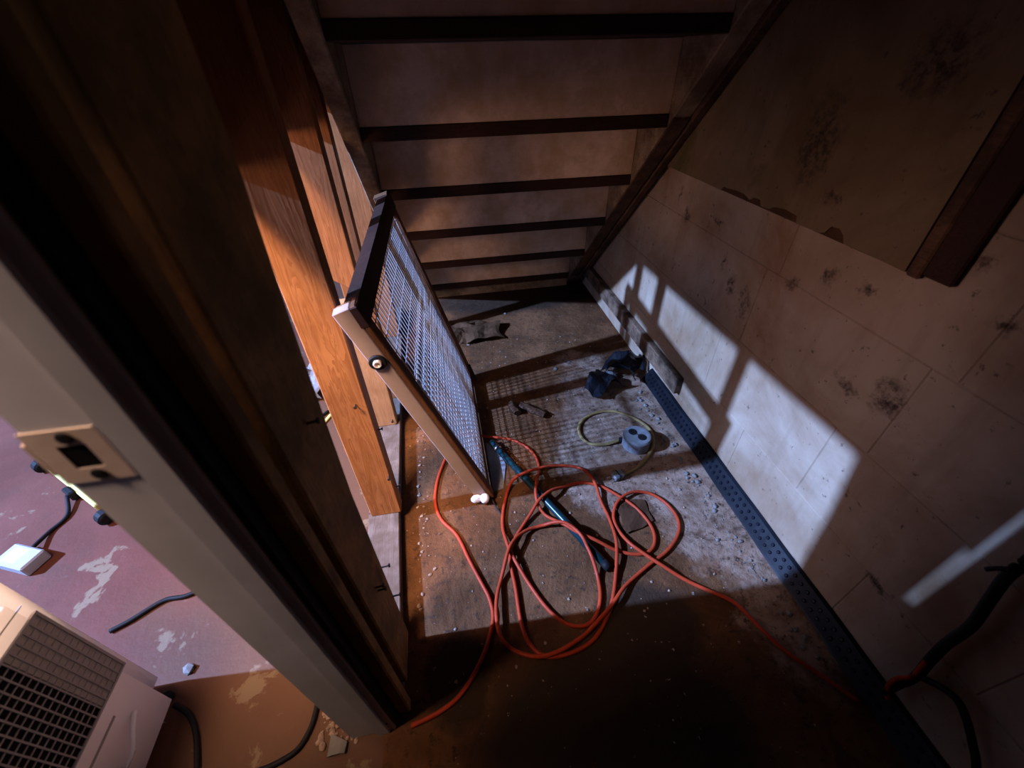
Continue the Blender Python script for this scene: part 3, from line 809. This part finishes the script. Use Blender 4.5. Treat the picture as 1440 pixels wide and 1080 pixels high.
tag(obj('wood_chunk', billet(S[0], S[1], 0.018, 5.0), M_BROWN), 'short dark rotten wood chunk nearest the gate mesh', 'wood chunk')
ctr = Vector((0.10, 1.64, 0))
def scrap_fn(u, v):
    w = 0.09 + 0.03 * math.sin(u * 3)
    return Vector((-0.01 + 0.22 * u, 1.66 - 0.05 * u + (v - .5) * 2 * w * (1 - .35 * u), 0.004 + 0.012 * math.sin(v * 3.1)))
tag(obj('crumpled_scrap', crumple(scrap_fn, 12, 8, 0.04, 14, 0.0025, 4.4), plain('brown_film', (0.10, 0.048, 0.024), 0.35, var=0.7, nscale=30)), 'crumpled dark brown sheet scrap on the floor below the lowest steps', 'scrap')
for i, ((x, y), txt) in enumerate(zip(WHITEBITS[:5], ('white paper bit nearest the drainage strip end', 'small white paper bit beside the larger one mid-floor', 'thin white flake in front of the paper bits', 'pale crumb behind the crumpled brown scrap', 'white crumb at the front of the brown scrap'))):
    tag(obj('paper_bit', chunk((x, y, 0.0005), (0.014, 0.010, 0.012, 0.010, 0.008)[i], None, 0.35, i + 1), M_WHITE2), txt, 'paper bit')

# ------------------------------------------------------------------ cables on the wall
def wallpts(pts, x): return [Vector((x, y, z)) for y, z in pts]
cb = thing('black_cable', 'thick black cable hanging down the block wall near the batten', 'cable', (0.71, 0.13, 0.0))
main = wallpts([(0.175, 1.3), (0.165, 0.9), (0.160, 0.62)] + CABLE, 0.706)
main[-1].x = 0.690; main[-1].z = 0.075
obj('sheath', tube(spline(main, 6), 0.0075, 10), M_BLACK, cb, True)
c2 = wallpts(CABLE2, 0.700)
obj('branch', tube(spline(c2, 6), 0.0055, 8), M_BLACK, cb, True)
obj('stub', tube(spline(wallpts(TWIG, 0.700), 4), 0.0035, 6), M_BLACK, cb, True)
tag(obj('orange_wire', tube(spline(wallpts(WORANGE, 0.694), 6), 0.004, 8), M_ORANGE, cb, True), 'orange wire looped round the cable')

# ------------------------------------------------------------------ crumbs and rubble
def near_cords(x, y):
    if math.hypot(x - BOX[0], y - BOX[1]) < 0.06: return True
    for q in oc[::2]:
        if abs(q.x - x) < 0.016 and abs(q.y - y) < 0.016: return True
    for q in tc[::2]:
        if abs(q.x - x) < 0.016 and abs(q.y - y) < 0.016: return True
    return False
def scatter(name, n, fn, rmin, rmax, mat, label, cat):
    bm = bmesh.new()
    for i in range(n):
        x, y = fn()
        if near_cords(x, y):
            continue
        chunk((x, y, 0.0003), rmin + (rmax - rmin) * rnd() ** 2.5, bm, 0.6, uni(0, 50))
    return tag(obj(name, bm, mat), label, cat, kind='stuff')
scatter('plaster_crumbs', 150, lambda: (0.665 - abs(random.gauss(0, 0.035)), uni(0.18, 1.1)), 0.002, 0.009, M_WHITE2, 'pale plaster crumbs scattered along the drainage strip', 'crumbs')
scatter('floor_grit', 420, lambda: (uni(-0.1, 0.62), uni(0.25, 1.6)), 0.0012, 0.0045, M_RUBBLE, 'fine brown grit scattered over the floor under the stairs', 'grit')
scatter('sill_shavings', 90, lambda: (-0.165 + abs(random.gauss(0, 0.022)), uni(0.45, 1.25)), 0.0015, 0.006, M_RUBBLE, 'pale wood shavings along the inner edge of the sill', 'shavings')
scatter('jamb_rubble', 130, lambda: (uni(-0.345, -0.275), uni(0.235, 0.33)), 0.002, 0.009, M_RUBBLE, 'brown rubble heaped at the foot of the door jamb', 'rubble')
(xa, ya), (xb, yb), (xc, yc) = LFLOOR['chip']
tag(obj('plaster_flake', crumple(lambda u, v: Vector((xa - .015 + .032 * u, ya - .012 + .03 * v * (1 - .5 * u), .003)), 3, 3, 0.012, 20, 0.003, 1.0), M_WHITE2), 'white plaster flake beside the foot of the door jamb', 'flake')
tag(obj('plaster_flake', chunk((xb, yb + 0.006, 0.0005), 0.014, None, 0.6, 9), M_WHITE2), 'pale plaster lump against the back of the white dehumidifier', 'flake')

# ------------------------------------------------------------------ the room beyond: dehumidifier, cords, tools
dh = thing('dehumidifier', 'white plastic dehumidifier with a dark wire grille standing on the red floor', 'dehumidifier', (-0.76, 0.2, 0))
def rounded_body():
    t = box(-0.89, -0.63, 0.0, 0.40, 0.006, 0.475)
    vert = [e for e in t.edges if abs(e.verts[0].co.z - e.verts[1].co.z) > 0.1]
    bmesh.ops.bevel(t, geom=vert, offset=0.045, segments=7, affect='EDGES')
    top = [e for e in t.edges if e.verts[0].co.z > 0.47 and e.verts[1].co.z > 0.47 and len(e.link_faces) == 2 and any(abs(f.normal.z) < 0.3 for f in e.link_faces)]
    bmesh.ops.recalc_face_normals(t, faces=t.faces)
    top = [e for e in t.edges if min(e.verts[0].co.z, e.verts[1].co.z) > 0.47 and any(abs(f.normal.z) < 0.3 for f in e.link_faces)]
    bmesh.ops.bevel(t, geom=top, offset=0.032, segments=6, affect='EDGES')
    bot = [e for e in t.edges if max(e.verts[0].co.z, e.verts[1].co.z) < 0.01 and any(abs(f.normal.z) < 0.3 for f in e.link_faces)]
    bmesh.ops.bevel(t, geom=bot, offset=0.028, segments=4, affect='EDGES')
    return t
body = obj('body', rounded_body(), M_WHITE, dh, True)
FX = -0.63
gy0, gy1, gz0, gz1 = 0.045, 0.362, 0.200, 0.400
obj('seam', box(FX - 0.0005, FX + 0.0006, 0.04, 0.363, 0.4245, 0.4262), M_MESHBAR, body)
gr = obj('grille_frame', (lambda bm: (box(FX - 0.001, FX + 0.003, gy0 - .004, gy0, gz0 - .004, gz1 + .004, 0, bm), box(FX - 0.001, FX + 0.003, gy1, gy1 + .004, gz0 - .004, gz1 + .004, 0, bm), box(FX - 0.001, FX + 0.003, gy0, gy1, gz0 - .004, gz0, 0, bm), box(FX - 0.001, FX + 0.003, gy0, gy1, gz1, gz1 + .004, 0, bm), bm)[-1])(bmesh.new()), M_MESHBAR, dh)
obj('intake', box(FX - 0.0008, FX + 0.0006, gy0, gy1, gz0, gz1), M_HOLE, dh)
obj('filter', box(FX + 0.0006, FX + 0.0010, gy1 - 0.058, gy1, gz0, gz1), M_FILTER, dh)
bm = bmesh.new()
nb = 26
for i in range(1, nb):
    y = gy0 + (gy1 - gy0) * i / nb
    box(FX + 0.0012, FX + 0.0026, y - 0.0011, y + 0.0011, gz0, gz1, 0, bm)
for i in range(1, 15):
    z = gz0 + (gz1 - gz0) * i / 15
    box(FX + 0.0008, FX + 0.0020, gy0, gy1, z - 0.0008, z + 0.0008, 0, bm)
tag(obj('grille_bars', bm, M_MESHBAR, dh), kind='stuff')
obj('groove', box(FX - 0.001, FX + 0.0006, 0.10, 0.30, 0.160, 0.165), M_MESHBAR, dh)
obj('groove', box(FX - 0.001, FX + 0.0006, 0.02, 0.27, 0.078, 0.083), M_MESHBAR, dh)
obj('drain_tab', tube(spline([(FX + .002, 0.315, 0.125), (FX + .010, 0.29, 0.122), (FX + .014, 0.262, 0.105), (FX + .004, 0.245, 0.09)], 5), 0.004, 6, flat=0.5), M_WHITE, dh, True)
cp = obj('control_panel', box(-0.83, -0.675, 0.06, 0.33, 0.4735, 0.4765, 0.001), M_JAMB, dh)
m_led, nt_, b_ = new_mat('led_blue')
b_.inputs['Base Color'].default_value = (0.2, 0.6, 0.9, 1)
b_.inputs['Emission Color'].default_value = (0.3, 0.75, 1.0, 1)
b_.inputs['Emission Strength'].default_value = 1.5
obj('indicator', box(-0.700, -0.694, 0.29, 0.32, 0.4764, 0.4776), m_led, cp)
for (x, y) in ((-0.66, 0.03), (-0.66, 0.37), (-0.86, 0.03), (-0.86, 0.37)):
    obj('foot', lathe([(0.012, 0), (0.012, 0.008)], (x, y, 0.0), (0, 0, 1), 10), M_BLACK, dh)
ac = [Vector((FX - 0.004, 0.352, 0.016))] + [Vector((x, y, 0.0055)) for x, y in LFLOOR['accord'][1:]]
ac = spline([tuple(p) for p in ac], 8)
obj('power_cord', tube(ac, 0.005, 8), M_BLACK, dh, True)

def floor_cord(name, pts, r, mat, label, cat='cable', flat=1.0):
    p = spline([(x, y, r * flat + 0.0005) for x, y in pts], 8)
    return tag(obj(name, tube(p, r, 8, flat=flat), mat, None, True), label, cat)
floor_cord('floor_cable', LFLOOR['cord2'], 0.0052, M_BLACK, 'black cable on the red floor between the dehumidifier and the jamb')
floor_cord('floor_cable', LFLOOR['cord3'], 0.0048, M_BLACK, 'curved black cable on the floor at the foot of the door jamb')
floor_cord('orange_cord', LFLOOR['ocord'], 0.006, M_ORANGE, 'short stretch of orange cord seen between the studs', 'cord')
floor_cord('thin_cable', LFLOOR['bcord'], 0.005, M_BLACK, 'thin straight black cable seen between the studs')
floor_cord('wood_strip', LFLOOR['stick'], 0.007, M_YELLOW, 'narrow tan wood strip on the floor seen between the studs', 'wood strip', 0.5)
fx, fy = LFLOOR['foil'][0]
tag(obj('foil_scrap', crumple(lambda u, v: Vector((fx - .05 + .1 * u, fy - .10 + .2 * v, .01 + .05 * math.sin(v * 3))), 8, 8, 0.06, 16, 0.002, 2.2), M_PALE), 'crumpled silvery plastic scrap seen between the studs', 'scrap')

# long black and yellow tool on the floor with its cord to a white adapter
ra, rb = (Vector((*p, 0.0)) for p in LFLOOR['rod'])
d = (rb - ra).normalized(); s = Vector((-d.y, d.x, 0)); Z = Vector((0, 0, 1)); L = (rb - ra).length
tl = thing('work_light', 'slim black and yellow work light bar lying on the red floor behind the jamb', 'work light', ra.lerp(rb, .5))
obj('housing', obox(ra, d, s, Z, 0.0, L, 0.0, 0.026, 0.004, 0.034, 0.004), M_BLACK, tl)
obj('diffuser', obox(ra, d, s, Z, 0.10, L - 0.10, -0.013, 0.0, 0.006, 0.030, 0.003), M_YELLOW, tl)
for e in (0.045, L - 0.045):
    obj('end_knob', lathe([(0.014, -0.016), (0.02, -0.012), (0.02, 0.012), (0.014, 0.016)], ra + d * e - s * 0.014 + Z * 0.021, d, 14), M_BLACK, tl)
k0 = ra.lerp(rb, .53) - s * 0.018
obj('cord_entry', obox(k0, d, s, Z, -0.022, 0.022, -0.012, 0.006, 0.004, 0.036, 0.004), M_BLACK, tl)
cpts = [(k0.x - s.x * .012, k0.y - s.y * .012, 0.02)] + [(x, y, 0.006) for x, y in LFLOOR['rodcord'][1:-1]] + [(LFLOOR['rodcord'][-1][0], LFLOOR['rodcord'][-1][1] - .004, 0.018)]
obj('cord', tube(spline(cpts, 8), 0.0052, 8), M_BLACK, tl, True)
ap = LFLOOR['adapter']
M_ADAPTER = plain('adapter_plastic', (0.34, 0.32, 0.31), 0.5, var=0.1)
ad = thing('power_adapter', 'white power adapter box lying behind the dehumidifier', 'adapter', (-1.16, 0.755, 0))
c_ = Vector((-1.160, 0.752, 0)); ang = math.radians(-22)
ax_, ay_ = Vector((math.cos(ang), math.sin(ang), 0)), Vector((-math.sin(ang), math.cos(ang), 0))
obj('case', obox(c_, ax_, ay_, Z, -0.048, 0.048, -0.028, 0.028, 0.0, 0.034, 0.004), M_ADAPTER, ad)
obj('label_plate', obox(c_, ax_, ay_, Z, -0.03, 0.012, -0.018, 0.018, 0.0338, 0.0345), M_JAMB, ad)
